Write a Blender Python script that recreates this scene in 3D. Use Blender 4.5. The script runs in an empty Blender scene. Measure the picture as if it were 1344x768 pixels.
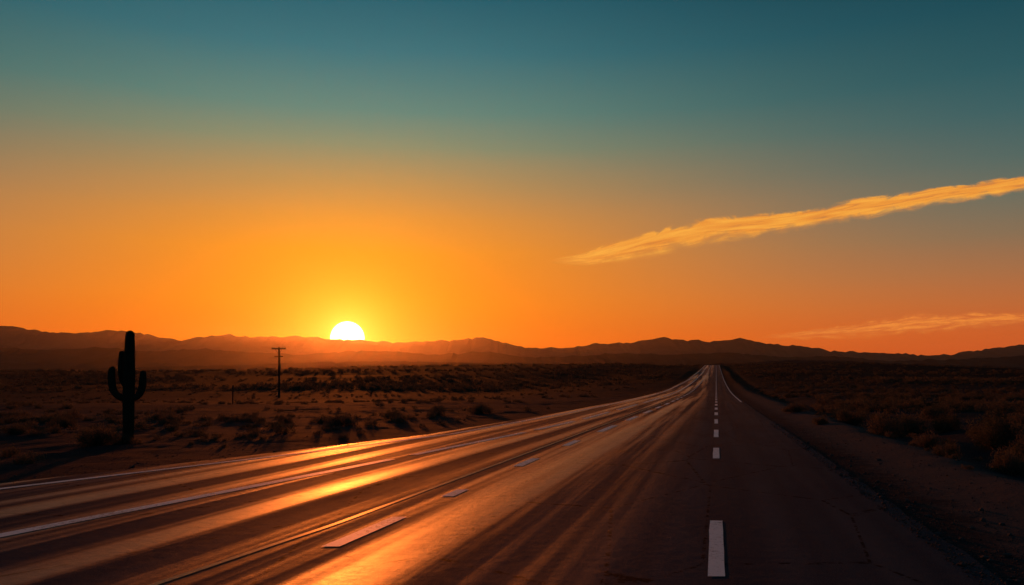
import bpy, math, random
import numpy as np
from mathutils import Vector, noise, Matrix

random.seed(7); rng = np.random.default_rng(7)
S = 0.2565            # road heading: dX/dY of its axis (about 14 deg right of +Y)
scene = bpy.context.scene
scene.view_settings.view_transform = 'Standard'
scene.view_settings.look = 'None'
scene.view_settings.exposure = 0.0

def lin(r, g, b):
    def f(c):
        c /= 255.0
        return c/12.92 if c <= 0.04045 else ((c+0.055)/1.055)**2.4
    return (f(r), f(g), f(b), 1.0)

def mesh_obj(name, verts, faces, mat=None, smooth=True, uv=None, parent=None):
    me = bpy.data.meshes.new(name)
    me.from_pydata([tuple(v) for v in verts], [], [tuple(f) for f in faces])
    if uv is not None:
        lay = me.uv_layers.new(name="UVMap")
        li = np.empty(len(me.loops), dtype=np.int32)
        me.loops.foreach_get("vertex_index", li)
        lay.data.foreach_set("uv", np.asarray(uv, dtype=np.float32)[li].ravel())
    me.polygons.foreach_set("use_smooth", [smooth]*len(me.polygons))
    me.update()
    ob = bpy.data.objects.new(name, me)
    scene.collection.objects.link(ob)
    if mat: me.materials.append(mat)
    if parent: ob.parent = parent
    return ob

def grid_faces(nr, nc):
    i = np.arange((nr-1)*(nc-1)); r = i//(nc-1); c = i % (nc-1)
    a = r*nc+c
    return np.stack([a, a+1, a+nc+1, a+nc], 1).tolist()

# ------------------------------------------------------------ node helpers
class NT:
    def __init__(s, tree):
        s.t = tree; s.t.nodes.clear()
    def n(s, kind, **kw):
        nd = s.t.nodes.new(kind)
        for k, v in kw.items():
            setattr(nd, k, v)
        return nd
    def l(s, a, b): s.t.links.new(a, b)
    def val(s, sock, v):
        if isinstance(v, bpy.types.NodeSocket): s.l(v, sock)
        elif v is not None: sock.default_value = v
    def math(s, op, a, b=None, c=None, clamp=False):
        m = s.n('ShaderNodeMath', operation=op, use_clamp=clamp)
        s.val(m.inputs[0], a); s.val(m.inputs[1], b); s.val(m.inputs[2], c)
        return m.outputs[0]
    def vmath(s, op, a, b=None):
        m = s.n('ShaderNodeVectorMath', operation=op)
        s.val(m.inputs[0], a); s.val(m.inputs[1], b)
        return m
    def mix(s, f, a, b, blend='MIX'):
        m = s.n('ShaderNodeMix', data_type='RGBA', blend_type=blend)
        s.val(m.inputs[0], f); s.val(m.inputs[6], a); s.val(m.inputs[7], b)
        return m.outputs[2]
    def noise(s, vec, scale, detail=4, rough=0.55, dist=0.0):
        m = s.n('ShaderNodeTexNoise'); s.l(vec, m.inputs['Vector'])
        m.inputs['Scale'].default_value = scale; m.inputs['Detail'].default_value = detail
        m.inputs['Roughness'].default_value = rough; m.inputs['Distortion'].default_value = dist
        return m.outputs[0]
    def scale(s, vec, sc):
        m = s.n('ShaderNodeVectorMath', operation='MULTIPLY'); s.l(vec, m.inputs[0])
        m.inputs[1].default_value = sc; return m.outputs[0]
    def mr(s, v, a, b, c=0.0, d=1.0, smooth=False):
        m = s.n('ShaderNodeMapRange'); s.l(v, m.inputs[0])
        if smooth: m.interpolation_type = 'SMOOTHSTEP'
        for i, x in enumerate((a, b, c, d)): m.inputs[i+1].default_value = x
        return m.outputs[0]
    def ramp(s, v, pts, interp='LINEAR'):
        r = s.n('ShaderNodeValToRGB'); s.l(v, r.inputs[0]); cr = r.color_ramp
        cr.interpolation = interp
        while len(cr.elements) < len(pts): cr.elements.new(0.5)
        for e, (p, c) in zip(cr.elements, pts): e.position = p; e.color = c
        return r.outputs[0]
    def bump(s, h, dist, strength=1.0, normal=None):
        b = s.n('ShaderNodeBump'); s.l(h, b.inputs['Height'])
        b.inputs['Distance'].default_value = dist; b.inputs['Strength'].default_value = strength
        if normal: s.l(normal, b.inputs['Normal'])
        return b.outputs[0]

def new_mat(name):
    m = bpy.data.materials.new(name); m.use_nodes = True
    return m, NT(m.node_tree)

def principled(t, col, rough, normal=None, spec=0.5):
    p = t.n('ShaderNodeBsdfPrincipled')
    t.val(p.inputs['Base Color'], col); t.val(p.inputs['Roughness'], rough)
    t.val(p.inputs['Specular IOR Level'], spec)
    if normal: t.l(normal, p.inputs['Normal'])
    o = t.n('ShaderNodeOutputMaterial'); t.l(p.outputs[0], o.inputs[0])
    return p, o

# ------------------------------------------------------------ sun directions
SUN_AZ = math.atan(-216/1045)      # from +Y, negative = left
DISC_EL = math.radians(3.0)
LAMP_EL = math.radians(3.9)

# ------------------------------------------------------------ world
w = bpy.data.worlds.new("World"); scene.world = w; w.use_nodes = True
t = NT(w.node_tree)
tc = t.n('ShaderNodeTexCoord'); g = tc.outputs['Generated']
sep = t.n('ShaderNodeSeparateXYZ'); t.l(g, sep.inputs[0])
x, y, z = sep.outputs
hor = t.math('SQRT', t.math('ADD', t.math('MULTIPLY', x, x), t.math('MULTIPLY', y, y)))
az = t.math('ABSOLUTE', t.math('SUBTRACT', t.math('ARCTAN2', x, y), SUN_AZ))
az = t.math('MINIMUM', az, t.math('SUBTRACT', 2*math.pi, az))
tel = t.math('DIVIDE', z, t.math('MAXIMUM', hor, 0.001))
jit = t.noise(t.scale(g, (1.5, 1.5, 9)), 2.0, 3)
tel2 = t.math('ADD', tel, t.math('MULTIPLY', t.math('SUBTRACT', jit, 0.5), 0.012))
e = t.math('MAXIMUM', tel2, 0.0)
sun_r = t.ramp(e, [(0.0, lin(232,76,6)), (.05, lin(250,116,8)), (.10, lin(252,136,12)), (.16, lin(244,144,28)), (.20, lin(224,144,54)),
    (.245, lin(186,143,84)), (.29, lin(140,142,108)), (.335, lin(102,135,121)), (.41, lin(63,115,122)), (.48, lin(42,96,109)), (.75, lin(26,70,88)), (1.0, lin(18,54,72))])
far_r = t.ramp(e, [(0.0, lin(212,80,30)), (.05, lin(203,94,42)), (.085, lin(184,104,58)), (.12, lin(156,108,74)), (.16, lin(118,108,88)), (.20, lin(88,106,97)),
    (.24, lin(62,100,100)), (.29, lin(44,91,98)), (.335, lin(34,82,92)), (.41, lin(24,70,82)), (.48, lin(18,58,71)), (1.0, lin(14,44,62))])
back_r = t.ramp(e, [(0.0, lin(44,46,60)), (.10, lin(58,54,68)), (.25, lin(38,56,72)), (.6, lin(22,50,68)), (1.0, lin(14,44,62))])
fac = t.math('EXPONENT', t.math('MULTIPLY', t.math('POWER', t.math('DIVIDE', az, 0.50), 2.0), -1.0))
base = t.mix(fac, far_r, sun_r)
base = t.mix(t.mr(az, 0.85, 1.6, 0, 1, True), base, back_r)
sd = Vector((math.sin(SUN_AZ)*math.cos(DISC_EL), math.cos(SUN_AZ)*math.cos(DISC_EL), math.sin(DISC_EL)))
dt = t.vmath('DOT_PRODUCT', g, tuple(sd)).outputs['Value']
ang = t.math('ARCCOSINE', t.math('MINIMUM', dt, 1.0))
glow = t.math('EXPONENT', t.math('MULTIPLY', ang, -1/0.060))
glow2 = t.math('EXPONENT', t.math('MULTIPLY', ang, -1/0.017))
def scaled(col, f):
    m = t.n('ShaderNodeVectorMath', operation='SCALE'); m.inputs[0].default_value = col[:3]; t.l(f, m.inputs['Scale']); return m.outputs[0]
add = t.vmath('ADD', base, scaled((0.35, 0.38, 0.006), glow)).outputs[0]
add = t.vmath('ADD', add, scaled((0.8, 0.80, 0.20), glow2)).outputs[0]
disc = t.mr(ang, 0.0200, 0.0212, 1.0, 0.0, True)
add = t.vmath('ADD', add, scaled((4.0, 3.2, 1.6), disc)).outputs[0]
bg = t.n('ShaderNodeBackground'); t.l(add, bg.inputs[0]); bg.inputs[1].default_value = 1.0
o = t.n('ShaderNodeOutputWorld'); t.l(bg.outputs[0], o.inputs[0])

# ------------------------------------------------------------ sun lamp
ld = bpy.data.lights.new("sun", 'SUN'); ld.energy = 2.0; ld.angle = math.radians(1.2); ld.color = (1.0, 0.18, 0.022)
sun = bpy.data.objects.new("sun", ld); scene.collection.objects.link(sun)
dv = Vector((math.sin(SUN_AZ)*math.cos(LAMP_EL), math.cos(SUN_AZ)*math.cos(LAMP_EL), math.sin(LAMP_EL)))
sun.rotation_euler = dv.to_track_quat('Z', 'Y').to_euler(); sun.location = (-200, 900, 90)

# ------------------------------------------------------------ terrain profile
_py = np.arange(-100, 2600, 1.0)
_pz = np.interp(_py, [-100, 85, 110, 150, 200, 300, 400, 500, 560, 650, 900, 1500, 2600],
                     [0, 0, .15, .8, 1.9, 4.9, 8.2, 11.5, 12.6, 12.0, 5, -2, -2])
k = np.hanning(33); k /= k.sum()
_pz = np.convolve(np.pad(_pz, 16, mode='edge'), k, mode='valid')
prof = lambda Y: np.interp(Y, _py, _pz)
left_edge = lambda Y: np.interp(Y, [-30, 5, 12, 18, 24, 40, 60, 200, 700], [-15, -13.2, -11.4, -9.9, -8.7, -8.0, -7.7, -7.4, -7.0])
right_edge = lambda Y: np.interp(Y, [-30, 20, 45, 700], [2.35, 2.3, 2.15, 2.1])
sst = lambda x, a, b: (lambda q: q*q*(3-2*q))(np.clip((x-a)/(b-a), 0, 1))

def ground_z(u, Y):
    """ground height; u = sideways metres from the road axis"""
    u = float(u); Y = float(Y); X = u+S*Y
    p = float(prof(Y))
    dl = left_edge(Y)-u; dr = u-right_edge(Y); d = max(dl, dr)
    if d <= 0: return p-0.03
    if u < 0: kf = float(np.interp(-u, [8, 60, 160, 300, 600, 3000], [1, 1.05, .98, .72, .62, .6]))
    else: kf = float(np.interp(u, [2, 40, 90, 200, 600, 3000], [1, 1.10, 1.12, .66, .5, .5]))
    wgt = float(sst(d, 0.0, 3.0))
    zz = p*kf
    if u < 0: zz -= 1.3*float(sst(-u, 14, 42))*float(sst(Y, 40, 115))*(1-float(sst(Y, 180, 330)))
    else:
        zz += 0.10*math.exp(-((dr-2.0)/0.6)**2) - 0.28*math.exp(-((dr-4.2)/1.1)**2)
    n = 0.05*noise.noise((X*0.9, Y*0.9, 0)) + 0.10*noise.noise((X*0.25, Y*0.25, 3)) + 0.02*noise.noise((X*2.7, Y*2.7, 9))
    far = min(1.0, max(0.0, (Y-60)/300.0))
    n += far*(1.3*noise.noise((X*0.012, Y*0.009, 5))+0.5*noise.noise((X*0.04, Y*0.03, 7)))
    n *= wgt
    return zz + n + 0.015*wgt - 0.03*(1-wgt) + 0.02*noise.noise((X*1.6, Y*1.6, 20))*(1-wgt)*float(sst(d, 0, .3))

rows = np.concatenate([np.arange(-30, 5, 1.2), np.arange(5, 60, 0.33), np.geomspace(60, 900, 190), np.geomspace(930, 16000, 40)])
uc = np.concatenate([-np.geomspace(16000, 26.5, 75), np.arange(-26, 16, 0.24), np.geomspace(16.5, 16000, 75)])
V = []; UV = []
for Y in rows:
    for u in uc:
        V.append((u+S*Y, Y, ground_z(u, Y))); UV.append((u, Y))

m_ground, t = new_mat("desert_soil")
geo = t.n('ShaderNodeNewGeometry'); P = geo.outputs['Position']
n1 = t.noise(t.scale(P, (1, .7, 1)), 0.18, 4, .6); n2 = t.noise(P, 2.2, 6, .65); n3 = t.noise(P, 22, 4, .7); n4 = t.noise(t.scale(P, (.4, 1.6, 1)), 0.05, 4, .6)
c = t.mix(t.mr(n1, .35, .68), (0.022, 0.023, 0.027, 1), (0.044, 0.043, 0.047, 1))
c = t.mix(t.mr(n2, .42, .62, 0, .75), c, (0.029, 0.028, 0.032, 1))
c = t.mix(t.mr(n4, .5, .62, 0, .6), c, (0.018, 0.018, 0.020, 1))
sp = t.n('ShaderNodeSeparateXYZ'); t.l(P, sp.inputs[0])
ug = t.math('SUBTRACT', sp.outputs[0], t.math('MULTIPLY', sp.outputs[1], S))
ug = t.math('ADD', ug, t.math('MULTIPLY', t.math('SUBTRACT', n2, .5), 1.6))
dust = t.math('MULTIPLY', t.mr(ug, 2.6, 3.3, 0, 1, True), t.mr(ug, 4.3, 5.4, 1, 0, True))
c = t.mix(t.math('MULTIPLY', dust, .8), c, (0.095, 0.084, 0.076, 1))       # dusty verge
c = t.mix(t.mr(n3, .55, .72, 0, .7), c, (0.10, 0.09, 0.083, 1))
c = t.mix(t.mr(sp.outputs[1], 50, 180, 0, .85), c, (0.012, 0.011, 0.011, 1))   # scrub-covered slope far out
h = t.math('ADD', n2, t.math('MULTIPLY', n3, .5))
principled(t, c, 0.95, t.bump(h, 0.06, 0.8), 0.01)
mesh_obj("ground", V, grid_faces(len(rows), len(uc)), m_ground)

# ------------------------------------------------------------ road
m_road, t = new_mat("asphalt")
uvn = t.n('ShaderNodeUVMap'); uvn.uv_map = "UVMap"; U = uvn.outputs[0]
geo = t.n('ShaderNodeNewGeometry'); P = geo.outputs['Position']
su = t.n('ShaderNodeSeparateXYZ'); t.l(U, su.inputs[0])
rut1 = t.noise(t.scale(U, (0.85, 0.008, 1)), 1.0, 1, .4)
rut2 = t.noise(t.scale(U, (2.4, 0.028, 1)), 1.0, 1, .5)
rut3 = t.noise(t.scale(U, (8, 0.14, 1)), 1.0, 2, .6)
agg = t.noise(P, 90, 2, .7); patch = t.noise(t.scale(U, (1, .25, 1)), .8, 4, .6); mot = t.noise(P, 6, 5, .7)
c = t.mix(t.mr(rut2, .35, .65), (0.038, 0.046, 0.056, 1), (0.062, 0.071, 0.082, 1))
c = t.mix(t.mr(patch, .45, .65, 0, .6), c, (0.030, 0.037, 0.046, 1))
c = t.mix(t.mr(agg, .52, .72, 0, .75), c, (0.14, 0.15, 0.16, 1))
c = t.mix(t.mr(su.outputs[1], 150, 420, 0, .8), c, (0.14, 0.13, 0.13, 1))     # paler far stretch: distant road glint put into the asphalt colour
cr = t.n('ShaderNodeTexVoronoi', feature='DISTANCE_TO_EDGE')
t.l(t.scale(U, (1, .45, 1)), cr.inputs['Vector']); cr.inputs['Scale'].default_value = .55
crack = t.math('MULTIPLY', t.mr(cr.outputs['Distance'], 0.004, .012, 1, 0), t.mr(mot, .48, .56))
c = t.mix(crack, c, (0.012, 0.012, 0.012, 1))
# polished wheel tracks vs open-textured asphalt; the right-hand lanes stay rough and matte
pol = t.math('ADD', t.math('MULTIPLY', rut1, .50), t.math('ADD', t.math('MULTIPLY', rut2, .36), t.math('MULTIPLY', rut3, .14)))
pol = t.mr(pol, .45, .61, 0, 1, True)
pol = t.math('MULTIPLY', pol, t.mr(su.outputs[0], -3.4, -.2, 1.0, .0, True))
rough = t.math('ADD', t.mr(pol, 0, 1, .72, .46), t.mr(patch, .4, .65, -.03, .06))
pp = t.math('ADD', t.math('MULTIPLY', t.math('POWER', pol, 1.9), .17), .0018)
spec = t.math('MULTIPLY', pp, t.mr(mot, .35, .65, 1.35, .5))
hh = t.math('ADD', t.math('MULTIPLY', rut1, .11), t.math('MULTIPLY', rut2, .016))
hh = t.math('ADD', hh, t.math('MULTIPLY', rut3, .0026))
hh = t.math('ADD', hh, t.math('ADD', t.math('MULTIPLY', agg, .005), t.math('MULTIPLY', mot, .014)))
b = t.bump(hh, 1.0, 1.0)
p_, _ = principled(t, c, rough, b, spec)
p_.inputs['Anisotropic'].default_value = .60
tg = t.n('ShaderNodeTangent'); tg.direction_type = 'UV_MAP'; tg.uv_map = "UVMap"; t.l(tg.outputs[0], p_.inputs['Tangent'])

rr = np.concatenate([np.arange(-30, 60, 0.5), np.geomspace(60, 700, 170)])
NC = 40; V = []; UV = []
for Y in rr:
    L = left_edge(Y); R = right_edge(Y)
    for j in range(NC):
        f = j/(NC-1); jit = 0
        if j == 0: jit = 0.10*noise.noise((Y*.9, 1, 0))
        if j == NC-1: jit = 0.09*noise.noise((Y*1.3, 5, 0))+.05*noise.noise((Y*4, 5, 0))
        u = L+(R-L)*f+jit
        V.append((u+S*Y, Y, float(prof(Y)) - (0.012 if j in (0, NC-1) else 0))); UV.append((u, Y))
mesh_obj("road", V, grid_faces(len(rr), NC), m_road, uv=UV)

# markings
m_mark, t = new_mat("road_paint")
geo = t.n('ShaderNodeNewGeometry'); P = geo.outputs['Position']
a = t.noise(P, 14, 6, .75); b2 = t.noise(P, 70, 3, .7); cc = t.noise(P, .9, 3)
wear = t.mr(t.math('ADD', t.math('ADD', t.math('MULTIPLY', a, .7), t.math('MULTIPLY', b2, .3)), t.math('MULTIPLY', cc, .35)), .68, .82)
c = t.mix(wear, (0.90, 0.92, 0.90, 1), (0.22, 0.22, 0.22, 1))
principled(t, c, .6, t.bump(b2, .003), .7)
MV = []; MF = []
def strip(y0, y1, uf, wd, slope=0.0):
    ys = [y0]+[v for v in rr if y0 < v < y1]+[y1]
    st = len(MV)
    for Y in ys:
        uu = uf(Y); hw = wd/2
        ja = .012*noise.noise((Y*5, uu, 0)); jb = .012*noise.noise((Y*5, uu, 4))
        for q in (-hw+ja, hw+jb): MV.append((uu+q+S*Y, Y, float(prof(Y))+0.005))
    for i in range(len(ys)-1):
        a = st+2*i; MF.append((a, a+1, a+3, a+2))
right_d = [(6.5, 9.1), (16.4, 19.0)]
yy = 22.6
while yy < 560: right_d.append((yy, yy+3.4)); yy += 7.2
for a, b_ in right_d: strip(a, b_, lambda Y: 0.0, .14 if a < 30 else .17)
lu = lambda Y: -3.72
for a, b_ in [(-4, -1), (2, 4), (7.67, 9.35), (11.0, 11.7), (14.9, 16.4), (19.6, 21.4)]: strip(a, b_, lu, .18)
yy = 25
while yy < 560: strip(yy, yy+3.6, lambda Y: float(np.interp(Y, [20, 60, 200], [-3.7, -3.4, -3.2])), .22); yy += 7.2
ls = lambda Y: float(np.interp(Y, [-30, 0, 8.2, 16.2, 24.6, 32, 60, 200], [-11, -8.25, -7.4, -6.62, -5.95, -5.6, -5.3, -5.1]))
for a, b_ in [(-30, 16.2), (17.2, 24.7), (26, 31.5), (33.5, 41), (44, 54), (58, 75), (80, 540)]: strip(a, b_, ls, .20)
lf = lambda Y: float(left_edge(Y))+np.interp(Y, [0, 12, 30, 60], [.9, .85, .7, .5])
strip(-30, 540, lf, .17)
strip(60, 540, lambda Y: float(right_edge(Y))-.25, .10)
mesh_obj("road_markings", MV, MF, m_mark, smooth=False)

# faded yellow line
m_yel, t = new_mat("faded_yellow_paint")
geo = t.n('ShaderNodeNewGeometry'); a = t.noise(geo.outputs['Position'], 9, 6, .75)
principled(t, t.mix(t.mr(a, .42, .58), (0.40, 0.20, 0.05, 1), (0.07, 0.06, 0.05, 1)), .5, None, .45)
MV = []; MF = []
strip(-10, 120, lambda Y: float(np.interp(Y, [0, 6, 9, 30, 60], [-4.5, -4.42, -4.25, -4.1, -3.8])), .07)
mesh_obj("faded_lane_line", MV, MF, m_yel, smooth=False)

# ------------------------------------------------------------ mountains
def mountain(name, prof_pts, Yc, depth_f, depth_b, nr, step, seed, mat, rough):
    """ridge: prof_pts = (X/Y tangent, height/Y tangent)"""
    tx = np.array([p[0] for p in prof_pts]); tz = np.array([p[1] for p in prof_pts])
    xs = np.arange(tx[0]*Yc, tx[-1]*Yc, step); V = []
    ys = np.concatenate([np.linspace(Yc-depth_f, Yc, nr), np.linspace(Yc, Yc+depth_b, nr//2)[1:]])
    for Y in ys:
        q = (Y-(Yc-depth_f))/depth_f if Y <= Yc else 1-(Y-Yc)/depth_b
        for X in xs:
            crest = float(np.interp(X/Yc, tx, tz))*Yc
            r = 0; amp = 1; fr = 1/(Yc*0.06)
            for o_ in range(5):
                r += amp*(1-2*abs(noise.noise((X*fr*1.0, Y*fr*.7, seed+o_*9)))); amp *= .5; fr *= 2.1
            r = r/1.9
            n = noise.noise((X/(Yc*.014), seed, 0))*.55 + (.5-abs(noise.noise((X/(Yc*.009), seed, 3))))*.6 + noise.noise((X/(Yc*.0035), seed, 8))*.3
            zc = crest + n*rough*Yc*0.0060
            spur = .5+.5*noise.noise((X/(Yc*.035), Y/(Yc*.2), seed+2))
            qq = q**(0.9+1.6*spur)
            V.append((X, Y, zc*(qq*(1-.28*(1-q)*(1-r)*2)) - 40*(1-q)**4))
    return mesh_obj(name, V, grid_faces(len(ys), len(xs)), mat, smooth=False)

def T(px, py): return ((px-672)/1045, (500-py)/1045)
m_mtn, t = new_mat("mountain_rock")
geo = t.n('ShaderNodeNewGeometry'); P = geo.outputs['Position']
a = t.noise(P, .004, 6, .65)
principled(t, t.mix(a, (0.030, 0.025, 0.026, 1), (0.07, 0.054, 0.052, 1)), .95, t.bump(a, 60, .8), .05)
m_hill, t = new_mat("foothill_scrub")
geo = t.n('ShaderNodeNewGeometry'); P = geo.outputs['Position']
a = t.noise(P, .012, 6, .65)
principled(t, t.mix(a, (0.014, 0.012, 0.013, 1), (0.036, 0.030, 0.028, 1)), .95, t.bump(a, 14, .8), .03)
far = [(-900,440),(-600,436),(-300,430),(-100,425),(0,428),(30,431),(60,437),(100,438),(150,434),(185,438),(215,444),(237,448),(270,442),(300,440),(330,443),(365,443),(400,442),(430,446),(470,447),(500,450),(540,450),(600,447),(625,443),(650,448),(690,457),(740,458),(780,452),(830,451),(870,443),(900,447),(930,449),(975,445),(1000,451),(1050,455),(1100,462),(1150,464),(1230,467),(1280,461),(1344,453),(1500,445),(1800,440),(2300,446)]
mountain("mountain_range", [T(*p) for p in far], 9500, 2600, 1500, 34, 45, 11, m_mtn, .72)
mid = [(-900,470),(-400,462),(-100,457),(0,456),(60,460),(130,456),(200,462),(260,458),(330,463),(400,466),(460,461),(520,462),(560,466),(640,462),(700,470),(760,468),(820,464),(880,466),(960,463),(1020,469),(1100,468),(1160,474),(1230,473),(1300,470),(1344,468),(1500,462),(1900,460),(2300,465)]
mountain("foothills", [T(*p) for p in mid], 5200, 1500, 900, 28, 30, 31, m_hill, .6)
near = [(-900,486),(-300,484),(0,485),(150,483),(260,480),(340,478),(420,475),(520,474),(620,476),(760,478),(880,480),(960,477),(1050,472),(1110,474),(1200,478),(1344,482),(1700,482),(2300,484)]
mountain("hills", [T(*p) for p in near], 2300, 900, 500, 22, 14, 51, m_hill, .45)

# ------------------------------------------------------------ haze in the basin between the hills and the mountains
m_haze = bpy.data.materials.new("haze"); m_haze.use_nodes = True; t = NT(m_haze.node_tree)
vs = t.n('ShaderNodeVolumeScatter'); vs.inputs['Color'].default_value = (1, .93, .88, 1)
vs.inputs['Density'].default_value = 1.25e-5; vs.inputs['Anisotropy'].default_value = .88
o = t.n('ShaderNodeOutputMaterial'); t.l(vs.outputs[0], o.inputs['Volume'])
x0, x1, y0, y1, z0, z1 = -13000, 13000, 700, 12500, -150, 560
hv = [(x0,y0,z0),(x1,y0,z0),(x1,y1,z0),(x0,y1,z0),(x0,y0,z1),(x1,y0,z1),(x1,y1,z1),(x0,y1,z1)]
mesh_obj("atmospheric_haze", hv, [(0,3,2,1),(4,5,6,7),(0,1,5,4),(1,2,6,5),(2,3,7,6),(3,0,4,7)], m_haze, smooth=False)

# ------------------------------------------------------------ clouds (sheets at real altitude)
def cloud(name, top, bot, alt, col, dens, seed, fl, ef=.55):
    NX, NV = 160, 12; tp = np.array([T(*p) for p in top]); bt = np.array([T(*p) for p in bot])
    a = np.linspace(tp[0, 0], tp[-1, 0], NX); V = []; UV = []
    for i, ax in enumerate(a):
        ty = np.interp(ax, tp[:, 0], tp[:, 1]); by = np.interp(ax, bt[:, 0], bt[:, 1])
        for j in range(NV):
            v = j/(NV-1); el = by+(ty-by)*v; Yd = alt/el
            V.append((ax*Yd, Yd, alt)); UV.append((i/(NX-1)*fl, v))
    m, t = new_mat(name)
    uvn = t.n('ShaderNodeUVMap'); uvn.uv_map = "UVMap"; U = uvn.outputs[0]
    so = t.vmath('ADD', U, (seed, seed*.37, 0)).outputs[0]
    n1 = t.noise(t.scale(so, (1.6, 1.0, 1)), 2.2, 6, .62, .5); n2 = t.noise(t.scale(so, (.9, 3.6, 1)), 2.0, 6, .6, .6)
    s = t.n('ShaderNodeSeparateXYZ'); t.l(U, s.inputs[0])
    v = t.math('ADD', s.outputs[1], t.math('MULTIPLY', t.math('SUBTRACT', n1, .5), .75))
    edge = t.math('MULTIPLY', t.mr(v, 0.06, .55, 0, 1, True), t.mr(v, .74, .95, 1, 0, True))
    edge = t.math('MULTIPLY', edge, t.math('MULTIPLY', t.mr(s.outputs[1], 0, .12, 0, 1), t.mr(s.outputs[1], .9, 1, 1, 0)))
    endf = t.mr(s.outputs[0], 0, ef, 0, 1, False)
    al = t.math('MULTIPLY', t.math('MULTIPLY', edge, endf), t.mr(n2, .30, .58, .45, 1.0))
    al = t.math('MULTIPLY', al, dens, clamp=True)
    em = t.n('ShaderNodeEmission'); t.l(t.mix(t.mr(n2, .35, .65), col[0], col[1]), em.inputs[0])  # sunset light on the cloud is put in as emission colour
    tr = t.n('ShaderNodeBsdfTransparent'); mx = t.n('ShaderNodeMixShader')
    t.l(al, mx.inputs[0]); t.l(tr.outputs[0], mx.inputs[1]); t.l(em.outputs[0], mx.inputs[2])
    o = t.n('ShaderNodeOutputMaterial'); t.l(mx.outputs[0], o.inputs[0])
    return mesh_obj(name, V, grid_faces(NX, NV), m, uv=UV)
cloud("cloud", [(722,341),(760,329),(800,318),(870,293),(930,278),(985,279),(1050,273),(1130,258),(1230,244),(1344,228),(1500,204)],
      [(722,347),(770,354),(850,343),(920,332),(985,316),(1060,304),(1150,289),(1240,272),(1344,256),(1500,230)], 2500,
      (lin(230,138,54), lin(249,172,68)), 1.45, 3.0, 6.0, .40)
cloud("cloud.001", [(990,441),(1060,431),(1130,420),(1200,409),(1270,407),(1350,410)],
      [(990,446),(1060,449),(1130,449),(1200,444),(1270,437),(1350,426)], 1500,
      (lin(215,110,50), lin(246,146,60)), .9, 8.0, 5.0, 1.2)

# ------------------------------------------------------------ tubes
def tube(path, radii, nseg=12, ribs=0, ribd=0.0, sub=6, dome=True):
    pts = [Vector(p) for p in path]; P = []; R = []
    for i in range(len(pts)-1):
        p0 = pts[max(i-1, 0)]; p1 = pts[i]; p2 = pts[i+1]; p3 = pts[min(i+2, len(pts)-1)]
        for k_ in range(sub):
            s = k_/sub
            P.append(0.5*((2*p1)+(p2-p0)*s+(2*p0-5*p1+4*p2-p3)*s*s+(3*p1-p0-3*p2+p3)*s**3)); R.append(radii[i]+(radii[i+1]-radii[i])*s)
    P.append(pts[-1]); R.append(radii[-1])
    if dome:
        d = (P[-1]-P[-2]).normalized(); r = R[-1]; e0 = P[-1].copy()
        for k_ in range(1, 7):
            a = k_/6*math.pi/2; P.append(e0+d*r*1.1*math.sin(a)); R.append(max(r*math.cos(a), .002))
    V = []; F = []; up = Vector((0.03, 1, 0.02))
    n = nseg if not ribs else ribs*4
    for i, p in enumerate(P):
        d = (P[min(i+1, len(P)-1)]-P[max(i-1, 0)]).normalized()
        a = up.cross(d).normalized(); b = d.cross(a).normalized()
        for j in range(n):
            th = 2*math.pi*j/n
            rr_ = R[i]*(1+(ribd*math.cos(th*ribs) if ribs else 0))
            V.append(p+a*math.cos(th)*rr_+b*math.sin(th)*rr_)
    for i in range(len(P)-1):
        for j in range(n):
            F.append((i*n+j, i*n+(j+1) % n, (i+1)*n+(j+1) % n, (i+1)*n+j))
    F.append(tuple(range(n))[::-1]); F.append(tuple((len(P)-1)*n+j for j in range(n)))
    return V, F, (P, R)

# saguaro
m_cac, t = new_mat("cactus_skin")
geo = t.n('ShaderNodeNewGeometry'); P = geo.outputs['Position']; a = t.noise(P, 9, 6, .7); b2 = t.noise(P, 60, 3)
principled(t, t.mix(a, (0.022, 0.030, 0.016, 1), (0.05, 0.056, 0.03, 1)), .8, t.bump(b2, .01), .15)
m_spine, t = new_mat("cactus_spines"); principled(t, (0.07, 0.05, 0.03, 1), .7)
CX, CY = -9.68, 20.1; cz = ground_z(CX-S*CY, CY)-.05
cactus = bpy.data.objects.new("saguaro_cactus", None); scene.collection.objects.link(cactus); cactus.location = (CX, CY, cz)
q = .01924
def cp(dx, py, dy=0): return (dx*q, dy, (583-py)*q+.05)
parts = [("trunk", [cp(-1, 586), cp(0, 560), cp(0, 525), cp(1, 490), cp(1.5, 455), cp(2, 441)], [.118, .122, .130, .126, .108, .092], 14),
 ("outer_arm", [cp(-3, 526), cp(-12, 522, -.04), cp(-18.5, 513, -.06), cp(-20.5, 500, -.06), cp(-20.5, 487, -.05)], [.07, .08, .085, .085, .072], 10),
 ("inner_arm", [cp(-3, 510, .05), cp(-8.5, 505, .09), cp(-12, 495, .1), cp(-12.2, 480, .1), cp(-11.8, 465, .1)], [.055, .062, .066, .066, .055], 10),
 ("right_arm", [cp(3, 525), cp(11, 522, .03), cp(16, 513, .05), cp(17.5, 502, .05), cp(18, 492, .05)], [.065, .076, .084, .084, .070], 10)]
SV = []; SF = []
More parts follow.
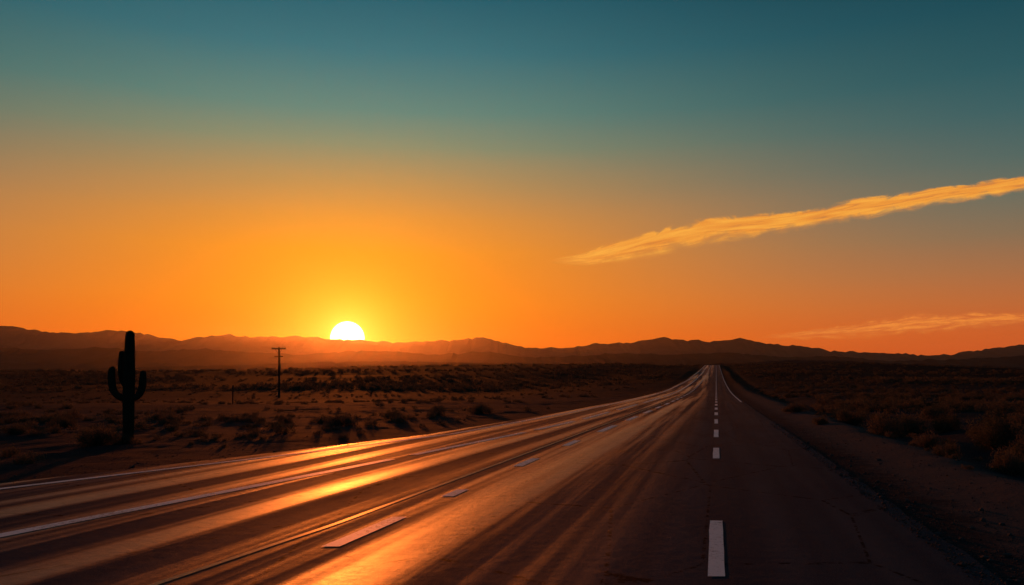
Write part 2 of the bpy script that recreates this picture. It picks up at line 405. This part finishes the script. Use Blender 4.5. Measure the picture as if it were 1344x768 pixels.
for nm, path, rad, ribs in parts:
    v, f, (PP, RR) = tube(path, rad, ribs=ribs, ribd=.10, sub=8)
    mesh_obj(nm, v, f, m_cac, parent=cactus)
    for i in range(2, len(PP)-1):
        for j in range(ribs):
            for k_ in range(3):
                vv = Vector(v[i*ribs*4+j*4]); out = (vv-PP[i]).normalized()
                d = (out+Vector(rng.normal(0, .5, 3))).normalized(); s = d.cross(Vector((.3, .2, .9))).normalized()*.0018
                st = len(SV); SV += [vv-s, vv+s, vv+d*.024]; SF.append((st, st+1, st+2))
mesh_obj("spines", SV, SF, m_spine, smooth=False, parent=cactus)

# utility pole
m_wood, t = new_mat("weathered_wood")
geo = t.n('ShaderNodeNewGeometry'); a = t.noise(t.scale(geo.outputs['Position'], (12, 12, .8)), 1, 6)
principled(t, t.mix(a, (0.03, 0.022, 0.016, 1), (0.08, 0.06, 0.045, 1)), .85, None, .1)
m_cer, t = new_mat("insulator_ceramic"); principled(t, (0.12, 0.1, 0.09, 1), .3)
def box(name, c, s, mat, parent, rot=0):
    V = []; 
    for dz in (-1, 1):
        for dx, dy in ((-1, -1), (1, -1), (1, 1), (-1, 1)):
            x_, z_ = dx*s[0]/2, dz*s[2]/2
            V.append((c[0]+x_*math.cos(rot)-z_*math.sin(rot), c[1]+dy*s[1]/2, c[2]+x_*math.sin(rot)+z_*math.cos(rot)))
    ob = mesh_obj(name, V, [(0,3,2,1),(4,5,6,7),(0,1,5,4),(1,2,6,5),(2,3,7,6),(3,0,4,7)], mat, False, parent=parent)
    bm_ = ob.modifiers.new("bevel", 'BEVEL'); bm_.width = .012; return ob
def pole(X, Y, H, armw):
    zz = ground_z(X-S*Y, Y)
    e_ = bpy.data.objects.new("utility_pole", None); scene.collection.objects.link(e_); e_.location = (X, Y, zz)
    v, f, _ = tube([(0, 0, -.3), (.01, 0, H*.5), (0, 0, H)], [.18, .155, .125], 12, dome=False); mesh_obj("shaft", v, f, m_wood, parent=e_)
    box("crossarm", (0, -.16, H-.3), (armw, .12, .16), m_wood, e_)
    box("lower_crossarm", (0, -.16, H-1.45), (armw*.62, .11, .14), m_wood, e_)
    for sx in (-1, 1): box("brace", (sx*armw*.17, -.24, H-.62), (.04, .03, armw*.42), m_wood, e_, rot=-sx*.55)
    for i, fx in enumerate((-.47, -.28, .28, .47)):
        v, f, _ = tube([(fx*armw, -.16, H-.225), (fx*armw, -.16, H-.12), (fx*armw, -.16, H-.02)], [.03, .06, .045], 8); mesh_obj("insulator", v, f, m_cer, parent=e_)
    return e_
pole(-35.1, 120, 7.7, 2.1)
X, Y, H = -21.4, 61, 1.5
v, f, _ = tube([(X, Y, ground_z(X-S*Y, Y)-.2), (X+.02, Y, ground_z(X-S*Y, Y)+H)], [.06, .05], 8, dome=False)
mesh_obj("wooden_post", v, f, m_wood)

# ------------------------------------------------------------ scrub
def bush(n_leaf, n_stem, leaf, seed):
    """unit bush radius 1, height 1 -> triangles (n,3,3)"""
    r = np.random.default_rng(seed); T_ = []
    ncl = 16; ca = r.uniform(0, 2*np.pi, ncl); ce = r.uniform(0.05, 1, ncl); cr_ = r.uniform(.45, .9, ncl)
    cx = np.cos(ca)*np.sqrt(1-ce**2*.7)*cr_; cy = np.sin(ca)*np.sqrt(1-ce**2*.7)*cr_; czz = ce*cr_*.95
    idx = r.integers(0, ncl, n_leaf); c = np.stack([cx[idx], cy[idx], czz[idx]], 1)+r.normal(0, .15, (n_leaf, 3))
    c[:, 2] = np.abs(c[:, 2])
    d = r.normal(0, 1, (n_leaf, 3)); d[:, 2] = np.abs(d[:, 2])+.5; d /= np.linalg.norm(d, axis=1, keepdims=True)
    s = np.cross(d, r.normal(0, 1, (n_leaf, 3))); s /= np.linalg.norm(s, axis=1, keepdims=True)
    L = leaf*r.uniform(.6, 1.6, (n_leaf, 1))
    T_.append(np.stack([c-s*L*.28, c+s*L*.28, c+d*L*1.6], 1))
    a = r.uniform(0, 2*np.pi, n_stem); el = r.uniform(.25, 1.5, n_stem); ln = r.uniform(.7, 1.15, n_stem)
    tip = np.stack([np.cos(a)*np.cos(el), np.sin(a)*np.cos(el), np.sin(el)], 1)*ln[:, None]
    b0 = r.normal(0, .08, (n_stem, 3)); b0[:, 2] = 0
    s = np.cross(tip, r.normal(0, 1, (n_stem, 3))); s /= np.linalg.norm(s, axis=1, keepdims=True)
    T_.append(np.stack([b0-s*.014, b0+s*.014, tip], 1))
    return np.concatenate(T_)
hi = [bush(3200, 240, .05, i) for i in range(5)]
md = [bush(520, 60, .10, 20+i) for i in range(8)]
lo = [bush(90, 14, .24, 40+i) for i in range(8)]
tris = []
def place(lib, X, Y, rad, hgt):
    b = lib[rng.integers(len(lib))]; a = rng.uniform(0, 6.283); ca, sa = math.cos(a), math.sin(a)
    o_ = np.empty_like(b); o_[..., 0] = (b[..., 0]*ca-b[..., 1]*sa)*rad+X; o_[..., 1] = (b[..., 0]*sa+b[..., 1]*ca)*rad+Y
    o_[..., 2] = b[..., 2]*hgt+ground_z(X-S*Y, Y)-.02; tris.append(o_)
key = [(-10.1,19.4,.52,.55),(-9.75,19.9,.3,.3),(-6.06,27.9,.5,.5),(-15.2,27,.45,.45),(-14.5,23.2,.35,.35),(-12.9,29.9,.42,.42),(-8.5,29.9,.35,.35),(-4.9,33,.5,.45),
 (-3.4,36,.55,.5),(-1.6,38.9,.7,.5),(-17.5,31,.5,.45),(-10.9,33,.4,.3),
 (11.2,23.9,.62,.78),(10.0,19.2,.34,.42),(14.0,27.9,.66,.75),(14.5,26.5,.5,.6),(12.7,20.9,.72,.82),(12.1,18.4,.55,.6),(9.1,14.5,.42,.5),(15,36,.6,.55),(13.2,31,.6,.6),(16.5,31,.7,.6),(17.5,28.5,.6,.6),
 (15.8,24.5,.6,.7),(13.7,23,.45,.45),(13.9,39,.6,.5),(8.9,16.3,.28,.32),(10.9,16.6,.34,.36),(12.1,25.5,.35,.4),(11.0,28.5,.35,.35),(9.9,15.2,.5,.6),(10.8,14.6,.5,.55),(8.3,12.1,.26,.28),(9.2,11.9,.32,.34)]
for X, Y, r_, h_ in key: place(hi, X, Y, r_, h_)
cnt = 0
for _ in range(9000):
    Y = 22*math.exp(rng.uniform(0, 2.0)); X = rng.uniform(-.85, .85)*Y; u = X-S*Y
    if left_edge(Y)-3.2 < u < 6.2: continue
    cl = noise.noise((X*.05, Y*.05, 2))+.5*noise.noise((X*.2, Y*.2, 6)); side = .10 if u > 0 else -.15
    if u < 0: cl *= .45
    if rng.random() < .45*(1-min(1, (Y-22)/50)): continue
    if cl+side+.15*min(1, (Y-24)/60) < rng.uniform(-.15, .5): continue
    s = rng.uniform(.14, .5)*(1.3 if u > 0 else .8)
    place(md, X, Y, s, s*rng.uniform(.7, 1.05)); cnt += 1
for _ in range(9000):
    Y = 150*math.exp(rng.uniform(0, 1.35)); X = rng.uniform(-.85, .85)*Y; u = X-S*Y
    if left_edge(Y)-5 < u < 8: continue
    if noise.noise((X*.02, Y*.02, 2)) < rng.uniform(-.35, .35): continue
    s = rng.uniform(.4, 1.1); place(lo, X, Y, s, s*rng.uniform(.7, 1.0)); cnt += 1
for _ in range(1500):     # small tufts
    Y = rng.uniform(7, 45); X = rng.uniform(-.9, .9)*Y; u = X-S*Y
    if left_edge(Y)-1.2 < u < 4.3: continue
    if noise.noise((X*.3, Y*.3, 12)) < rng.uniform(-.3, .4): continue
    s = rng.uniform(.05, .19); place(lo if Y > 25 else md, X, Y, s, s*rng.uniform(.8, 1.4)); cnt += 1
A = np.concatenate(tris).reshape(-1, 3).astype(np.float32); nt = len(A)//3
me = bpy.data.meshes.new("desert_scrub"); me.vertices.add(len(A)); me.vertices.foreach_set("co", A.ravel())
me.loops.add(len(A)); me.loops.foreach_set("vertex_index", np.arange(len(A), dtype=np.int32))
me.polygons.add(nt); me.polygons.foreach_set("loop_start", np.arange(0, len(A), 3, dtype=np.int32))
me.update(calc_edges=True)
print("bushes", cnt, "tris", nt)
m_sc, t = new_mat("scrub_foliage")
geo = t.n('ShaderNodeNewGeometry'); P = geo.outputs['Position']
a = t.noise(P, .7, 2); b2 = t.noise(P, 14, 2)
c = t.mix(t.mr(a, .35, .65), (0.09, 0.092, 0.058, 1), (0.18, 0.145, 0.095, 1)); c = t.mix(t.mr(b2, .4, .7, 0, .6), c, (0.04, 0.042, 0.028, 1))
df = t.n('ShaderNodeBsdfDiffuse'); tl = t.n('ShaderNodeBsdfTranslucent'); mx = t.n('ShaderNodeMixShader'); mx.inputs[0].default_value = .4
t.l(c, df.inputs[0]); t.l(c, tl.inputs[0]); t.l(df.outputs[0], mx.inputs[1]); t.l(tl.outputs[0], mx.inputs[2])
o = t.n('ShaderNodeOutputMaterial'); t.l(mx.outputs[0], o.inputs[0])
me.materials.append(m_sc)
scene.collection.objects.link(bpy.data.objects.new("desert_scrub", me))

# ------------------------------------------------------------ gravel
ico = [(0,0,1),(.89,0,.45),(.28,.85,.45),(-.72,.53,.45),(-.72,-.53,.45),(.28,-.85,.45),(.72,.53,-.45),(-.28,.85,-.45),(-.89,0,-.45),(-.28,-.85,-.45),(.72,-.53,-.45),(0,0,-1)]
icf = [(0,1,2),(0,2,3),(0,3,4),(0,4,5),(0,5,1),(1,6,2),(2,7,3),(3,8,4),(4,9,5),(5,10,1),(6,7,2),(7,8,3),(8,9,4),(9,10,5),(10,6,1),(11,7,6),(11,8,7),(11,9,8),(11,10,9),(11,6,10)]
GV = []; GF = []
for i in range(6500):
    right = rng.random() < .72; Y = 4.5*math.exp(rng.uniform(0, 1.9))
    if right: u = right_edge(Y)+rng.exponential(.9)-.25
    else: u = left_edge(Y)-rng.exponential(1.6)+.15
    s = rng.uniform(.005, .016)*(1+2.0*(rng.random() < .03)); X = u+S*Y; zz = ground_z(u, Y)
    if right_edge(Y) > u > left_edge(Y): zz += .03
    sc = rng.uniform(.6, 1.3, 3); st = len(GV)
    for v in ico:
        j_ = rng.uniform(.75, 1.2); GV.append((X+v[0]*s*sc[0]*j_, Y+v[1]*s*sc[1]*j_, zz+(v[2]*.7*sc[2]*j_+.2)*s))
    GF += [(a+st, b+st, c+st) for a, b, c in icf]
m_gr, t = new_mat("gravel_stone"); geo = t.n('ShaderNodeNewGeometry'); a = t.noise(geo.outputs['Position'], 8, 3)
principled(t, t.mix(a, (0.045, 0.04, 0.037, 1), (0.13, 0.115, 0.10, 1)), .9, None, .05)
mesh_obj("gravel", GV, GF, m_gr, smooth=False)

# ------------------------------------------------------------ camera
cd = bpy.data.cameras.new("camera"); cam = bpy.data.objects.new("camera", cd); scene.collection.objects.link(cam)
cam.location = (0, 0, 1.6); cam.rotation_euler = (math.radians(90), 0, 0)
cd.sensor_width = 36; cd.lens = 36*1045/1344; cd.shift_y = 116/1344
cd.clip_start = .05; cd.clip_end = 120000
scene.camera = cam
